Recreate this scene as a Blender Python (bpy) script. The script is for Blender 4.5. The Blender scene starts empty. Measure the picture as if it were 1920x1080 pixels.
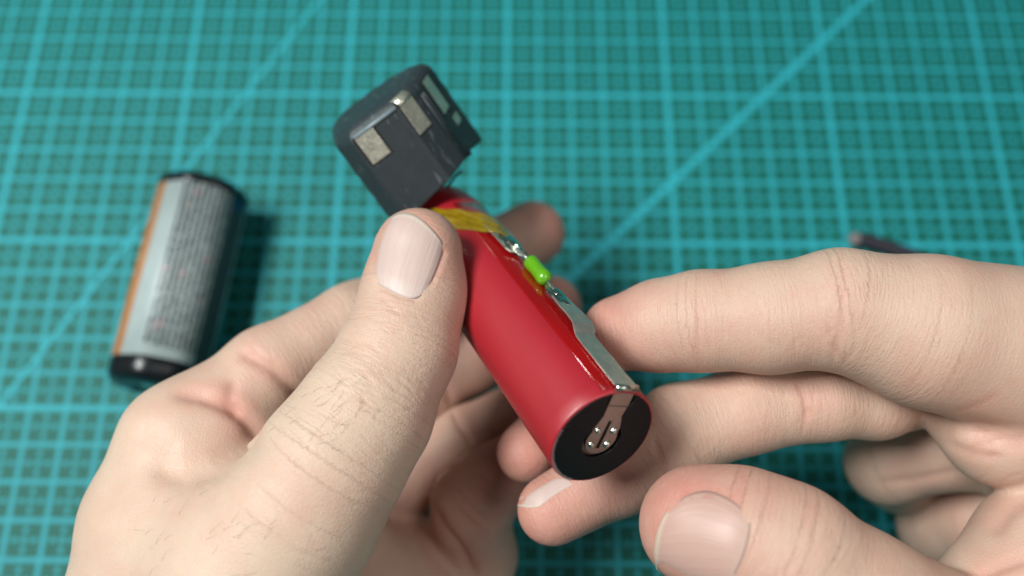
import bpy, bmesh, math, random
import numpy as np
from mathutils import Matrix, Vector

random.seed(7)
rng = np.random.default_rng(7)
MM = 0.001

# ------------------------------------------------------------------ camera
FPX = 1700.0                       # focal length in photograph pixels (1920 wide)
PITCH = math.radians(69.9)         # below the horizontal
CAMZ = 245.0                       # camera height above the mat, mm
sc = bpy.context.scene
cam_d = bpy.data.cameras.new('camera')
cam = bpy.data.objects.new('camera', cam_d)
sc.collection.objects.link(cam)
sc.camera = cam
cam.location = (0, 0, CAMZ * MM)
cam.rotation_euler = (math.pi / 2 - PITCH, 0, 0)
cam_d.sensor_width = 36.0
cam_d.lens = FPX / 1920 * 36.0
cam_d.clip_start = 0.005
cam_d.clip_end = 20.0
cam_d.dof.use_dof = True
cam_d.dof.focus_distance = 0.152
cam_d.dof.aperture_fstop = 7.6

# ------------------------------------------------------------------ light
w = bpy.data.worlds.new('World'); sc.world = w; w.use_nodes = True
bg = w.node_tree.nodes['Background']
bg.inputs[0].default_value = (0.80, 0.92, 1.0, 1)
bg.inputs[1].default_value = 0.07

def area_light(name, loc, target, size, size_y, power, col):
    d = bpy.data.lights.new(name, 'AREA'); d.shape = 'RECTANGLE'
    d.size = size; d.size_y = size_y; d.energy = power; d.color = col
    o = bpy.data.objects.new(name, d); sc.collection.objects.link(o)
    o.location = loc
    o.rotation_euler = (Vector(target) - Vector(loc)).to_track_quat('-Z', 'Y').to_euler()
    return o
area_light('ceiling_lamp', (-0.42, 0.10, 0.78), (0.0, 0.03, 0.07), 0.34, 0.22, 9.7, (0.97, 1.0, 0.98))
area_light('fill_lamp', (0.42, -0.16, 0.80), (0.02, 0.0, 0.08), 0.5, 0.4, 2.2, (1.0, 0.98, 0.94))  # unseen fill lamp, added to lighten the shaded fingers

sc.view_settings.view_transform = 'Standard'
sc.view_settings.look = 'None'
sc.view_settings.exposure = 0.0
sc.view_settings.gamma = 1.0

# ------------------------------------------------------------------ frames
CR = np.array([1.0, 0, 0])
CU = np.array([0, math.sin(PITCH), math.cos(PITCH)])
CF = np.array([0, math.cos(PITCH), -math.sin(PITCH)])
CM = np.stack([CR, -CU, CF], axis=1)          # camera axes (right, down, forward) -> world
C0 = np.array([0, 0, CAMZ])

def P(u, v, z):
    """photograph pixel and distance along the lens axis (mm) -> camera axes, mm"""
    return np.array([(u - 960) / FPX * z, (v - 540) / FPX * z, z])
def W(p):
    """camera axes mm -> world mm"""
    return C0 + np.asarray(p) @ CM.T
def PX(p):
    p = np.asarray(p)
    return np.stack([960 + FPX * p[..., 0] / p[..., 2], 540 + FPX * p[..., 1] / p[..., 2]], -1)
def ground(u, v, h=0.0):
    """pixel -> world point at height h (mm)"""
    d = CM @ np.array([(u - 960) / FPX, (v - 540) / FPX, 1.0])
    t = (h - CAMZ) / d[2]
    return C0 + t * d
def frame(origin, ex, ey, ez):
    """matrix_world from camera-axes vectors"""
    m = np.eye(4)
    m[:3, 0] = CM @ ex; m[:3, 1] = CM @ ey; m[:3, 2] = CM @ ez
    m[:3, 3] = W(origin) * MM
    return Matrix(m.tolist())
def unit(v):
    v = np.asarray(v, float); return v / np.linalg.norm(v)

# ------------------------------------------------------------------ object helpers
def link(o, parent=None):
    sc.collection.objects.link(o)
    if parent is not None: o.parent = parent
    return o
def obj(name, bm, mat, parent=None, smooth=True):
    """bmesh in mm -> one mesh object"""
    me = bpy.data.meshes.new(name)
    bmesh.ops.scale(bm, vec=(MM, MM, MM), verts=bm.verts)
    bmesh.ops.recalc_face_normals(bm, faces=bm.faces)
    bm.to_mesh(me); bm.free()
    if smooth:
        me.polygons.foreach_set('use_smooth', [True] * len(me.polygons))
    me.materials.append(mat)
    return link(bpy.data.objects.new(name, me), parent)
def thing(name, label, cat, mw=None, group=None):
    o = bpy.data.objects.new(name, None); sc.collection.objects.link(o)
    o.empty_display_size = 0.01
    if mw is not None: o.matrix_world = mw
    o['label'] = label; o['category'] = cat
    if group: o['group'] = group
    return o
def tag(o, label, cat=None):
    o['label'] = label
    if cat: o['category'] = cat
    return o
def bevel_mod(o, wdt, seg=2, ang=35):
    m = o.modifiers.new('bevel', 'BEVEL'); m.width = wdt * MM; m.segments = seg
    m.limit_method = 'ANGLE'; m.angle_limit = math.radians(ang)
    return o

def lathe(bm, prof, n=64, a0=0.0, a1=2 * math.pi, wob=None):
    full = abs(a1 - a0 - 2 * math.pi) < 1e-6
    cnt = n if full else n + 1
    rows = []
    for (r, z) in prof:
        row = []
        for i in range(cnt):
            a = a0 + (a1 - a0) * i / n
            rr, zz = (r, z) if wob is None else wob(r, z, a)
            row.append(bm.verts.new((rr * math.cos(a), rr * math.sin(a), zz)))
        rows.append(row)
    for j in range(len(rows) - 1):
        for i in range(n):
            k = (i + 1) % cnt
            bm.faces.new((rows[j][i], rows[j][k], rows[j + 1][k], rows[j + 1][i]))
    return rows
def prism(bm, outer, holes, z0, z1, mp=None):
    """polygon with holes extruded from z0 to z1"""
    edges = []; loops = []
    for poly in [outer] + list(holes):
        vs = [bm.verts.new((x, y, z0)) for x, y in poly]
        loops.append(vs)
        edges += [bm.edges.new((vs[i], vs[(i + 1) % len(vs)])) for i in range(len(vs))]
    res = bmesh.ops.triangle_fill(bm, use_beauty=True, use_dissolve=False, edges=edges)
    faces = [g for g in res['geom'] if isinstance(g, bmesh.types.BMFace)]
    ext = bmesh.ops.extrude_face_region(bm, geom=faces)
    nv = [g for g in ext['geom'] if isinstance(g, bmesh.types.BMVert)]
    for v_ in nv: v_.co.z += (z1 - z0)
    if mp:
        for v_ in bm.verts: v_.co = mp(v_.co)
def tube(bm, pts, rad, n=10, cap=True):
    pts = [Vector(p) for p in pts]
    rads = rad if isinstance(rad, (list, tuple)) else [rad] * len(pts)
    rows = []; up = Vector((0.31, 0.57, 0.76))
    for i, p in enumerate(pts):
        d = (pts[min(i + 1, len(pts) - 1)] - pts[max(i - 1, 0)]).normalized()
        a = d.cross(up).normalized(); b = d.cross(a)
        rows.append([bm.verts.new(p + (a * math.cos(t) + b * math.sin(t)) * rads[i]) for t in [2 * math.pi * k / n for k in range(n)]])
    for j in range(len(rows) - 1):
        for i in range(n):
            k = (i + 1) % n
            bm.faces.new((rows[j][i], rows[j][k], rows[j + 1][k], rows[j + 1][i]))
    if cap:
        bm.faces.new(rows[0][::-1]); bm.faces.new(rows[-1])
def box(bm, x0, x1, y0, y1, z0, z1):
    v = [bm.verts.new((x, y, z)) for z in (z0, z1) for y in (y0, y1) for x in (x0, x1)]
    for f in ((0, 2, 3, 1), (4, 5, 7, 6), (0, 1, 5, 4), (2, 6, 7, 3), (0, 4, 6, 2), (1, 3, 7, 5)):
        bm.faces.new([v[i] for i in f])

# ------------------------------------------------------------------ materials
def s2l(r, g, b):
    f = lambda c: (c / 12.92 if c <= 0.04045 else ((c + 0.055) / 1.055) ** 2.4)
    return (f(r / 255), f(g / 255), f(b / 255), 1.0)
class NT:
    """small node-tree helper"""
    def __init__(self, name):
        self.m = bpy.data.materials.new(name); self.m.use_nodes = True
        self.t = self.m.node_tree; self.b = self.t.nodes['Principled BSDF']
        self.out = self.t.nodes['Material Output']
    def n(self, kind, **kw):
        nd = self.t.nodes.new(kind)
        for k, v_ in kw.items(): setattr(nd, k, v_)
        return nd
    def l(self, a, b): self.t.links.new(a, b)
    def val(self, sock, v_):
        if hasattr(v_, 'node'): self.l(v_, sock)
        else: sock.default_value = v_
    def math(self, op, a, b=None, c=None, clamp=False):
        nd = self.n('ShaderNodeMath', operation=op); nd.use_clamp = clamp
        for i, x in enumerate((a, b, c)):
            if x is not None: self.val(nd.inputs[i], x)
        return nd.outputs[0]
    def mix(self, fac, a, b, blend='MIX'):
        nd = self.n('ShaderNodeMix', data_type='RGBA', blend_type=blend)
        self.val(nd.inputs[0], fac); self.val(nd.inputs[6], a); self.val(nd.inputs[7], b)
        return nd.outputs[2]
    def ramp(self, fac, stops):
        nd = self.n('ShaderNodeValToRGB'); cr = nd.color_ramp
        while len(cr.elements) < len(stops): cr.elements.new(0.5)
        for e, (p, c) in zip(cr.elements, stops): e.position = p; e.color = c
        self.l(fac, nd.inputs[0]); return nd.outputs[0]
    def noise(self, vec, scale, detail=3, rough=0.55, dist=0.0):
        nd = self.n('ShaderNodeTexNoise'); nd.inputs['Scale'].default_value = scale
        nd.inputs['Detail'].default_value = detail; nd.inputs['Roughness'].default_value = rough
        nd.inputs['Distortion'].default_value = dist
        if vec is not None: self.l(vec, nd.inputs['Vector'])
        return nd.outputs[0]
    def mapping(self, vec, scale=(1, 1, 1), rot=(0, 0, 0), loc=(0, 0, 0)):
        nd = self.n('ShaderNodeMapping'); nd.inputs['Scale'].default_value = scale
        nd.inputs['Rotation'].default_value = rot; nd.inputs['Location'].default_value = loc
        self.l(vec, nd.inputs['Vector']); return nd.outputs[0]
    def obco(self):
        return self.n('ShaderNodeTexCoord').outputs['Object']
    def bump(self, h, strength, dist, prev=None):
        nd = self.n('ShaderNodeBump'); nd.inputs['Strength'].default_value = strength
        nd.inputs['Distance'].default_value = dist; self.l(h, nd.inputs['Height'])
        if prev is not None: self.l(prev, nd.inputs['Normal'])
        return nd.outputs[0]
    def set(self, **kw):
        for k, v_ in kw.items(): self.val(self.b.inputs[k.replace('_', ' ')], v_)
        return self
def worn(name, col, rough, metal=0.0, amt=0.15, scale=400, bump=0.15, bscale=1500, **kw):
    """plain material with colour, gloss and relief variation"""
    t = NT(name); co = t.obco()
    nz = t.noise(co, scale, 4)
    dark = tuple(c * (1 - amt) for c in col[:3]) + (1,); lite = tuple(min(1, c * (1 + amt)) for c in col[:3]) + (1,)
    t.set(Base_Color=t.mix(nz, dark, lite), Metallic=metal,
          Roughness=t.math('ADD', t.math('MULTIPLY', nz, 0.25), rough - 0.125))
    t.l(t.bump(t.noise(co, bscale, 3), bump, 0.0002), t.b.inputs['Normal'])
    for k, v_ in kw.items(): t.val(t.b.inputs[k.replace('_', ' ')], v_)
    return t.m

# ------------------------------------------------------------------ cutting mat
def mat_material():
    t = NT('cutting_mat_print'); co = t.obco()
    sep = t.n('ShaderNodeSeparateXYZ')
    t.l(t.mapping(co, (1000, 1000, 1000)), sep.inputs[0])
    X, Y = sep.outputs[0], sep.outputs[1]
    def line(c, period, width, off=0.0):
        # distance to the nearest multiple of the period
        m = t.math('PINGPONG', t.math('ADD', c, off), period / 2)
        return t.math('SUBTRACT', 1.0, t.math('SMOOTHSTEP' if False else 'GREATER_THAN', m, width / 2))
    def lines(period, width, off=0.0):
        return line(X, period, width, off), line(Y, period, width, off)
    mx, my = lines(50, 1.75); nx, ny = lines(10, 1.3)
    hx, hy = lines(10, 1.15, 5.0)
    dx, dy = lines(2.5, 1.7)
    hx = t.math('MULTIPLY', hx, dy); hy = t.math('MULTIPLY', hy, dx)
    k = t.math('MAXIMUM', t.math('MULTIPLY', t.math('MAXIMUM', nx, ny), 0.86), t.math('MULTIPLY', t.math('MAXIMUM', hx, hy), 0.78))
    k = t.math('MAXIMUM', k, t.math('MULTIPLY', t.math('MAXIMUM', mx, my), 1.0))
    for (a, b, wd) in DIAG:
        # distance to a printed slanting line through world points a, b (mm)
        dxy = unit(np.array(b[:2]) - np.array(a[:2])); nn = (-dxy[1], dxy[0]); c = nn[0] * a[0] + nn[1] * a[1]
        dd = t.math('ABSOLUTE', t.math('SUBTRACT', t.math('ADD', t.math('MULTIPLY', X, float(nn[0])), t.math('MULTIPLY', Y, float(nn[1]))), float(c)))
        k = t.math('MAXIMUM', k, t.math('LESS_THAN', dd, wd / 2))
    wear = t.noise(co, 60, 5, 0.6)
    k = t.math('MULTIPLY', k, t.math('ADD', 0.72, t.math('MULTIPLY', wear, 0.45)), clamp=True)
    base = t.mix(t.noise(co, 25, 4), s2l(3, 86, 76), s2l(8, 100, 89))
    base = t.mix(t.math('MULTIPLY', t.math('GREATER_THAN', t.noise(co, 900, 2), 0.66), 0.25), base, s2l(60, 150, 150))
    # two smudges of dirt
    for (g, rad) in SMUDGE:
        d = t.n('ShaderNodeVectorMath', operation='DISTANCE'); t.l(co, d.inputs[0]); d.inputs[1].default_value = (g[0] * MM, g[1] * MM, 0)
        f = t.math('SUBTRACT', 1.0, t.math('DIVIDE', d.outputs['Value'], rad * MM), clamp=True)
        f = t.math('MULTIPLY', f, t.noise(co, 500, 3))
        base = t.mix(f, base, s2l(20, 60, 60))
    t.set(Base_Color=t.mix(k, base, s2l(42, 160, 172)), Roughness=0.6, Specular_IOR_Level=0.3)
    h = t.math('ADD', t.math('MULTIPLY', k, 0.5), t.noise(co, 3500, 2))
    t.l(t.bump(h, 0.25, 0.0001), t.b.inputs['Normal'])
    return t.m
ROT = math.radians(-0.35)
gx0 = ground(950, 178)            # a crossing of two heavy lines
def to_mat(g):
    d = np.array(g[:2]) - gx0[:2]; c, s = math.cos(-ROT), math.sin(-ROT)
    return np.array([c * d[0] - s * d[1], s * d[0] + c * d[1], 0])
DIAG = [(to_mat(ground(598, 0)), to_mat(ground(8, 748)), 1.3), (to_mat(ground(1622, 0)), to_mat(ground(1080, 512)), 1.9)]
SMUDGE = [(to_mat(ground(242, 18)), 5.0), (to_mat(ground(1390, 2)), 2.5)]
bm = bmesh.new(); box(bm, -450, 450, -330, 270, -3, 0)
o = obj('cutting_mat', bm, mat_material(), None, False)
o.location = (gx0[0] * MM, gx0[1] * MM, 0); o.rotation_euler = (0, 0, ROT)
o['kind'] = 'structure'; o['label'] = 'green cutting mat printed with a teal grid and slanting lines'
bevel_mod(o, 0.8)

# ------------------------------------------------------------------ shared object materials
def scuffed():
    t = NT('scuffed_black_plastic'); co = t.obco()
    base = t.mix(t.noise(co, 260, 4), s2l(34, 42, 46), s2l(50, 60, 64))
    sc_ = t.math('MULTIPLY', t.math('GREATER_THAN', t.noise(t.mapping(co, (900, 160, 500), rot=(0.3, 0.5, 0.9)), 1.0, 4, 0.7), 0.62), t.noise(co, 180, 2))
    t.set(Base_Color=t.mix(t.math('MULTIPLY', sc_, 0.8), base, s2l(110, 122, 126)), Roughness=t.math('ADD', 0.38, t.math('MULTIPLY', t.noise(co, 400, 3), 0.25)))
    t.l(t.bump(t.noise(co, 2200, 3), 0.4, 0.0002), t.b.inputs['Normal'])
    return t.m
M_black = scuffed()
M_blackend = worn('black_fibre_paper', s2l(14, 16, 18), 0.55, amt=0.25, scale=500, bump=0.2, Specular_IOR_Level=0.25)
M_nickel = worn('nickel_strip', s2l(192, 192, 180), 0.36, metal=0.8, amt=0.2, scale=600, bump=0.8, bscale=450)
M_tab = worn('nickel_tab', s2l(150, 152, 150), 0.34, metal=1.0, amt=0.2, scale=700, bump=0.25, bscale=900)
M_solder = worn('solder', s2l(205, 212, 200), 0.2, metal=1.0, amt=0.15, scale=1500, bump=0.9, bscale=1400)
M_pad = worn('nickel_contact', s2l(212, 212, 194), 0.3, metal=0.7, amt=0.3, scale=420, bump=0.5, bscale=1500)
M_dark = worn('dark_slot', s2l(16, 14, 14), 0.7)
M_green = worn('green_enamel', s2l(92, 160, 24), 0.26, amt=0.06, bump=0.1, Coat_Weight=0.5, Coat_Roughness=0.08)
M_lead = worn('tinned_lead', s2l(170, 176, 172), 0.35, metal=0.9)

def red_wrap():
    t = NT('red_shrink_wrap'); co = t.obco()
    nz = t.noise(t.mapping(co, (300, 300, 60)), 1.0, 3)
    t.set(Base_Color=t.mix(nz, s2l(152, 12, 28), s2l(166, 17, 34)), Roughness=0.5, Specular_IOR_Level=0.9,
          Coat_Weight=0.25, Coat_Roughness=0.32)
    h = t.noise(t.mapping(co, (400, 400, 70)), 1.0, 3)
    t.l(t.bump(h, 0.12, 0.0003), t.b.inputs['Normal'])
    return t.m
M_red = red_wrap()
def film(name, tint, rough=0.12, wr=0.5):
    """thin tinted adhesive film: tinted see-through with a gloss coat"""
    t = NT(name); co = t.obco()
    tr = t.n('ShaderNodeBsdfTransparent'); tr.inputs[0].default_value = tint
    gl = t.n('ShaderNodeBsdfGlossy'); gl.inputs['Roughness'].default_value = rough
    bp = t.bump(t.noise(t.mapping(co, (260, 260, 120)), 1.0, 4), wr, 0.0006)
    t.l(bp, gl.inputs['Normal'])
    fr = t.n('ShaderNodeFresnel'); fr.inputs['IOR'].default_value = 1.5; t.l(bp, fr.inputs['Normal'])
    mx = t.n('ShaderNodeMixShader'); t.l(fr.outputs[0], mx.inputs[0]); t.l(tr.outputs[0], mx.inputs[1]); t.l(gl.outputs[0], mx.inputs[2])
    t.l(mx.outputs[0], t.out.inputs[0])
    return t.m
def amber():
    t = NT('amber_film_over_red'); co = t.obco()
    nz = t.noise(t.mapping(co, (200, 200, 60)), 1.0, 3)
    t.set(Base_Color=t.mix(nz, s2l(128, 8, 10), s2l(158, 14, 16)), Roughness=0.14, Coat_Weight=0.6, Coat_Roughness=0.06)
    t.l(t.bump(t.noise(t.mapping(co, (260, 260, 70)), 1.0, 4), 0.4, 0.0006), t.b.inputs['Normal'])
    return t.m
M_film = amber()
def kapton():
    t = NT('yellow_tape'); co = t.obco()
    nz = t.noise(co, 500, 4)
    t.set(Base_Color=t.mix(nz, s2l(132, 108, 4), s2l(176, 150, 14)), Roughness=0.12, Alpha=0.55, Coat_Weight=1.0, Coat_Roughness=0.05)
    t.l(t.bump(t.noise(t.mapping(co, (650, 650, 420)), 1.0, 4), 1.0, 0.001), t.b.inputs['Normal'])
    return t.m
M_kapton = kapton()

# ------------------------------------------------------------------ battery pack lying on the mat
def label_material():
    t = NT('pack_label'); co = t.obco()
    sep = t.n('ShaderNodeSeparateXYZ'); t.l(co, sep.inputs[0])
    ang = t.math('ARCTAN2', sep.outputs[1], sep.outputs[0])     # round the pack
    z = t.math('MULTIPLY', sep.outputs[2], 1000.0)
    arc = t.math('MULTIPLY', ang, 12.4)                          # mm round the surface
    cmb = t.n('ShaderNodeCombineXYZ'); t.l(arc, cmb.inputs[0]); t.l(z, cmb.inputs[1])
    silver = t.mix(t.noise(co, 220, 3), s2l(150, 164, 164), s2l(174, 188, 186))
    # rows of fine print running along the pack
    row = t.math('LESS_THAN', t.math('PINGPONG', arc, 0.75), 0.46)
    ch = t.noise(t.mapping(cmb.outputs[0], (0.66, 1.1, 1)), 1.0, 3, 0.8)
    ink = t.math('MULTIPLY', row, t.math('GREATER_THAN', ch, 0.45))
    lo, hi = LABEL['text']
    gate = t.math('MULTIPLY', t.math('GREATER_THAN', arc, lo), t.math('LESS_THAN', arc, hi))
    gate = t.math('MULTIPLY', gate, t.math('LESS_THAN', t.math('ABSOLUTE', t.math('SUBTRACT', z, 34.5)), 27.0))
    red = t.math('GREATER_THAN', t.noise(t.mapping(cmb.outputs[0], (0.2, 0.2, 1), loc=(3, 7, 0)), 1.0, 1), 0.66)
    col = t.mix(t.math('MULTIPLY', ink, gate), silver, t.mix(red, s2l(28, 36, 40), s2l(140, 56, 76)))
    lo, hi = LABEL['orange']
    og = t.math('MULTIPLY', t.math('GREATER_THAN', arc, lo), t.math('LESS_THAN', arc, hi))
    col = t.mix(og, col, t.mix(t.noise(co, 300, 2), s2l(164, 108, 62), s2l(186, 130, 80)))
    lo, hi = LABEL['dark']
    shade_side = t.math('MULTIPLY', t.math('GREATER_THAN', arc, lo), t.math('LESS_THAN', arc, hi))  # shade of the right side painted into the label; the blue is print
    bl = t.math('MULTIPLY', t.math('GREATER_THAN', z, 50.0), 1.0)
    col = t.mix(shade_side, col, t.mix(bl, s2l(58, 70, 74), s2l(24, 76, 108)))
    t.set(Base_Color=col, Roughness=0.5, Metallic=0.1, Specular_IOR_Level=0.35)
    t.l(t.bump(t.noise(co, 700, 3), 0.15, 0.0003), t.b.inputs['Normal'])
    return t.m
PR = 12.4
pa = ground(291, 722, PR); pb = ground(384, 358, PR)
ez = unit(pb - pa); PLEN = float(np.linalg.norm(pb - pa))
ey = unit(np.cross(ez, np.array([1.0, 0, 0]))); ey = np.array([0, 0, 1.0]); ex = unit(np.cross(ey, ez))
# angle 90 deg = straight up; x points right of the pack
mw = np.eye(4); mw[:3, 0] = ex; mw[:3, 1] = ey; mw[:3, 2] = ez; mw[:3, 3] = pa * MM
LABEL = {'text': (18.5, 33.0), 'orange': (5.0, 12.6), 'dark': (33.0, 39.0)}
pack = thing('battery_pack', 'cylindrical battery pack with silver label, orange stripe and black ends lying on the mat', 'battery', Matrix(mw.tolist()))
def soft_oct(r, z, a, k=0.045):
    return r * (1 + k * math.cos(8 * a) * 0.35), z
bm = bmesh.new(); lathe(bm, [(11.6, 4.6), (12.4, 4.9), (12.4, PLEN - 2.9), (11.6, PLEN - 2.6)], 72, wob=soft_oct)
obj('label_sleeve', bm, label_material(), pack)
M_blk2 = worn('glossy_black_plastic', s2l(16, 20, 24), 0.3, amt=0.3, scale=300)
bm = bmesh.new(); rows = lathe(bm, [(5.0, -0.2), (5.0, -1.2), (9.2, -1.4), (11.6, -0.4), (12.3, 1.0), (12.55, 4.0), (12.2, 5.2), (11.0, 5.4)], 72, wob=soft_oct)
base_cap = obj('base_cap', bm, M_blk2, pack)
bm = bmesh.new(); lathe(bm, [(0.01, -1.0), (3.0, -0.95), (4.9, -0.5), (5.05, -0.1)], 32); obj('recessed_contact', bm, M_nickel, base_cap)
bm = bmesh.new(); lathe(bm, [(11.0, PLEN - 3.3), (12.3, PLEN - 3.1), (12.6, PLEN - 2.6), (12.5, PLEN - 0.8), (11.4, PLEN + 0.4), (8.0, PLEN + 0.9), (0.01, PLEN + 1.0)], 72, wob=soft_oct)
top_cap = obj('top_cap', bm, M_blk2, pack)

# ------------------------------------------------------------------ dark cord behind the right hand
pts = [ground(1592, 447, 2.2), ground(1625, 452, 2.2), ground(1665, 464, 2.2), ground(1710, 480, 2.2), ground(1790, 520, 2.2), ground(1900, 560, 2.2), ground(2040, 580, 2.2)]
fine = []
for i in range(len(pts) - 1):
    for k in range(6): fine.append(pts[i] + (pts[i + 1] - pts[i]) * k / 6)
fine.append(pts[-1])
g0 = np.array(pts[0]); cord = thing('cord', 'dark thin cord with a pale frayed tip lying on the mat behind the fingers', 'cord', Matrix.Translation(Vector(g0 * MM) ))
M_cord = worn('dark_cord', s2l(36, 34, 44), 0.6, amt=0.3, scale=900, bump=0.8)
bm = bmesh.new(); tube(bm, [p - g0 for p in fine[3:]], 2.2, 10); obj('sheath', bm, M_cord, cord)
bm = bmesh.new(); tube(bm, [p - g0 for p in fine[:5]], [1.2, 1.9, 2.0, 1.9, 1.8], 10); obj('frayed_tip', bm, worn('pale_tip', s2l(120, 112, 112), 0.6), cord)

# ------------------------------------------------------------------ red cell held in the left hand
TAU = math.radians(47.5); _c, _s = math.sin(TAU), math.cos(TAU)
NEAR = P(1131, 821, 142.0)
_x, _y = (1131 - 960) / FPX, (821 - 540) / FPX
_a, _b = _x * _c, _y * _c
_B = 2 * (0.6 * _a + 0.8 * _b); _C = _a * _a + _b * _b - _s * _s
_k = (_B + math.sqrt(_B * _B - 4 * _C)) / 2
AX = unit(np.array([-(0.6 * _k - _a), -(0.8 * _k - _b), _c]))
B1 = unit(np.cross(AX, np.array([0, 0, 1.0]))); B1 = B1 if B1[0] > 0 else -B1
B2 = np.cross(AX, B1)
CL, CRAD = 69.0, 9.2
def cellp(r, ang, t):
    a = math.radians(ang)
    return NEAR + AX * t + r * (math.cos(a) * B1 + math.sin(a) * B2)
cell = thing('battery_cell', 'red wrapped cylindrical battery cell with soldered green fuse and nickel strip', 'battery', frame(NEAR, B1, B2, AX))
bm = bmesh.new()
lathe(bm, [(8.5, 0.5), (8.62, 0.22), (8.8, 0.1), (9.02, 0.16), (9.2, 0.5), (9.2, 3), (9.2, 20), (9.2, 40), (9.2, 58), (9.15, 62), (9.0, 65), (8.7, 68), (8.1, 71.5), (7.2, 74.5), (5.5, 76.5), (3.0, 77.4), (0.01, 77.6)], 96,
      wob=lambda r, z, a: (r + (0.06 * math.sin(31 * a) * math.sin(17 * a + 1) if z < 0.5 else (0.25 * math.sin(3 * a + 1) * (z - 60) / 14 if z > 60 else 0)), z))
obj('wrapper', bm, M_red, cell)
bm = bmesh.new(); lathe(bm, [(8.6, 0.9), (8.2, 0.55), (7.9, 0.5), (0.01, 0.5)], 64); obj('can_end', bm, worn('steel_can', s2l(120, 112, 108), 0.3, metal=1.0, amt=0.1), cell)
SPHI = -38.0                      # direction of the strip round the cell
sa = math.radians(SPHI)
def rot2(x, y):                   # strip-aligned 2-D -> cell x, y   (x runs outwards along the strip)
    return (x * math.cos(sa) - y * math.sin(sa), x * math.sin(sa) + y * math.cos(sa))
# black insulator: a ring with a slot where the strip leaves
ring = []
h0 = 2.3
a_in = math.asin(h0 / 8.85)
for i in range(49):
    a = a_in + (2 * math.pi - 2 * a_in) * i / 48
    ring.append((8.74 * math.cos(a), 8.74 * math.sin(a)))
inner = [(7.2, -h0 - 0.3), (6.2, -h0), (3.6, -h0 + 0.2)]
for i in range(17):
    a = -0.9 - (2 * math.pi - 1.8) * i / 16
    inner.append((3.5 * math.cos(a) - 0.6, 3.5 * math.sin(a)))
inner += [(3.6, h0 - 0.2), (6.2, h0), (7.2, h0 + 0.3)]
bm = bmesh.new(); prism(bm, [rot2(*p) for p in ring + inner], [], 0.38, 0.0)
ins = bevel_mod(obj('insulator_ring', bm, M_blackend, cell, False), 0.08)
bm = bmesh.new(); tube(bm, [((8.95 - 0.28 * i) * math.cos(math.radians(244 + 1.6 * i)), (8.95 - 0.28 * i) * math.sin(math.radians(244 + 1.6 * i)), -0.02 - (0.03 if i < 2 else 0)) for i in range(8)], [0.05, 0.12, 0.15, 0.14, 0.15, 0.12, 0.1, 0.03], 6)
obj('torn_edge', bm, M_blackend, ins)
# frayed silver serrations along the rim
bm = bmesh.new()
for i in range(26):
    a = math.radians(158 + 84 * i / 25)
    r0, r1 = 8.55 + 0.1 * random.random(), 9.05
    da = 0.016
    q = [(r0 * math.cos(a - da), r0 * math.sin(a - da), 0.03), (r1 * math.cos(a - da * .6), r1 * math.sin(a - da * .6), -0.05), (r1 * math.cos(a + da * .6), r1 * math.sin(a + da * .6), -0.05), (r0 * math.cos(a + da), r0 * math.sin(a + da), 0.03)]
    bm.faces.new([bm.verts.new(p) for p in q])
fr = obj('frayed_rim', bm, worn('silver_fray', s2l(170, 160, 160), 0.4, metal=0.6), cell, False)
sm = fr.modifiers.new('s', 'SOLIDIFY'); sm.thickness = 0.00006
# end tab of the strip, with its welding slot
tab = [(9.45, -1.95), (6.4, -1.95), (4.0, -1.8), (2.6, -2.75)]
for i in range(15):
    a = -1.05 - (2 * math.pi - 2.1) * i / 14
    tab.append((2.9 * math.cos(a) - 0.5, 2.9 * math.sin(a)))
tab += [(2.6, 2.75), (4.0, 1.8), (6.4, 2.05), (9.45, 2.05)]
slot = [(-2.3, -0.34), (-2.3, 0.34), (3.2, 0.3), (3.2, -0.3)]
bm = bmesh.new(); prism(bm, [rot2(*p) for p in tab], [[rot2(*p) for p in slot]], 0.34, 0.2)
et = bevel_mod(obj('end_tab', bm, M_tab, cell, False), 0.05)
bm = bmesh.new(); tube(bm, [(*rot2(6.2, -1.8), 0.17), (*rot2(6.1, 1.9), 0.17)], 0.05, 6); obj('fold_line', bm, M_dark, et)
bm = bmesh.new(); prism(bm, [rot2(*p) for p in [(-2.3, -0.36), (-2.3, 0.36), (3.2, 0.32), (3.2, -0.32)]], [], 0.48, 0.40); obj('welding_slot', bm, M_dark, et, False)
for (x, y) in ((-1.5, -1.55), (1.3, -1.55), (-1.5, 1.55), (1.3, 1.55)):
    bm = bmesh.new(); bmesh.ops.create_uvsphere(bm, u_segments=16, v_segments=8, radius=0.62)
    c = obj('weld_spot', bm, M_solder, et); xx, yy = rot2(x, y)
    c.location = (xx * MM, yy * MM, 0.2 * MM); c.scale = (1 + 0.25 * math.sin(9 * x + y), 1 - 0.2 * math.sin(5 * y + x), 0.75)

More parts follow.
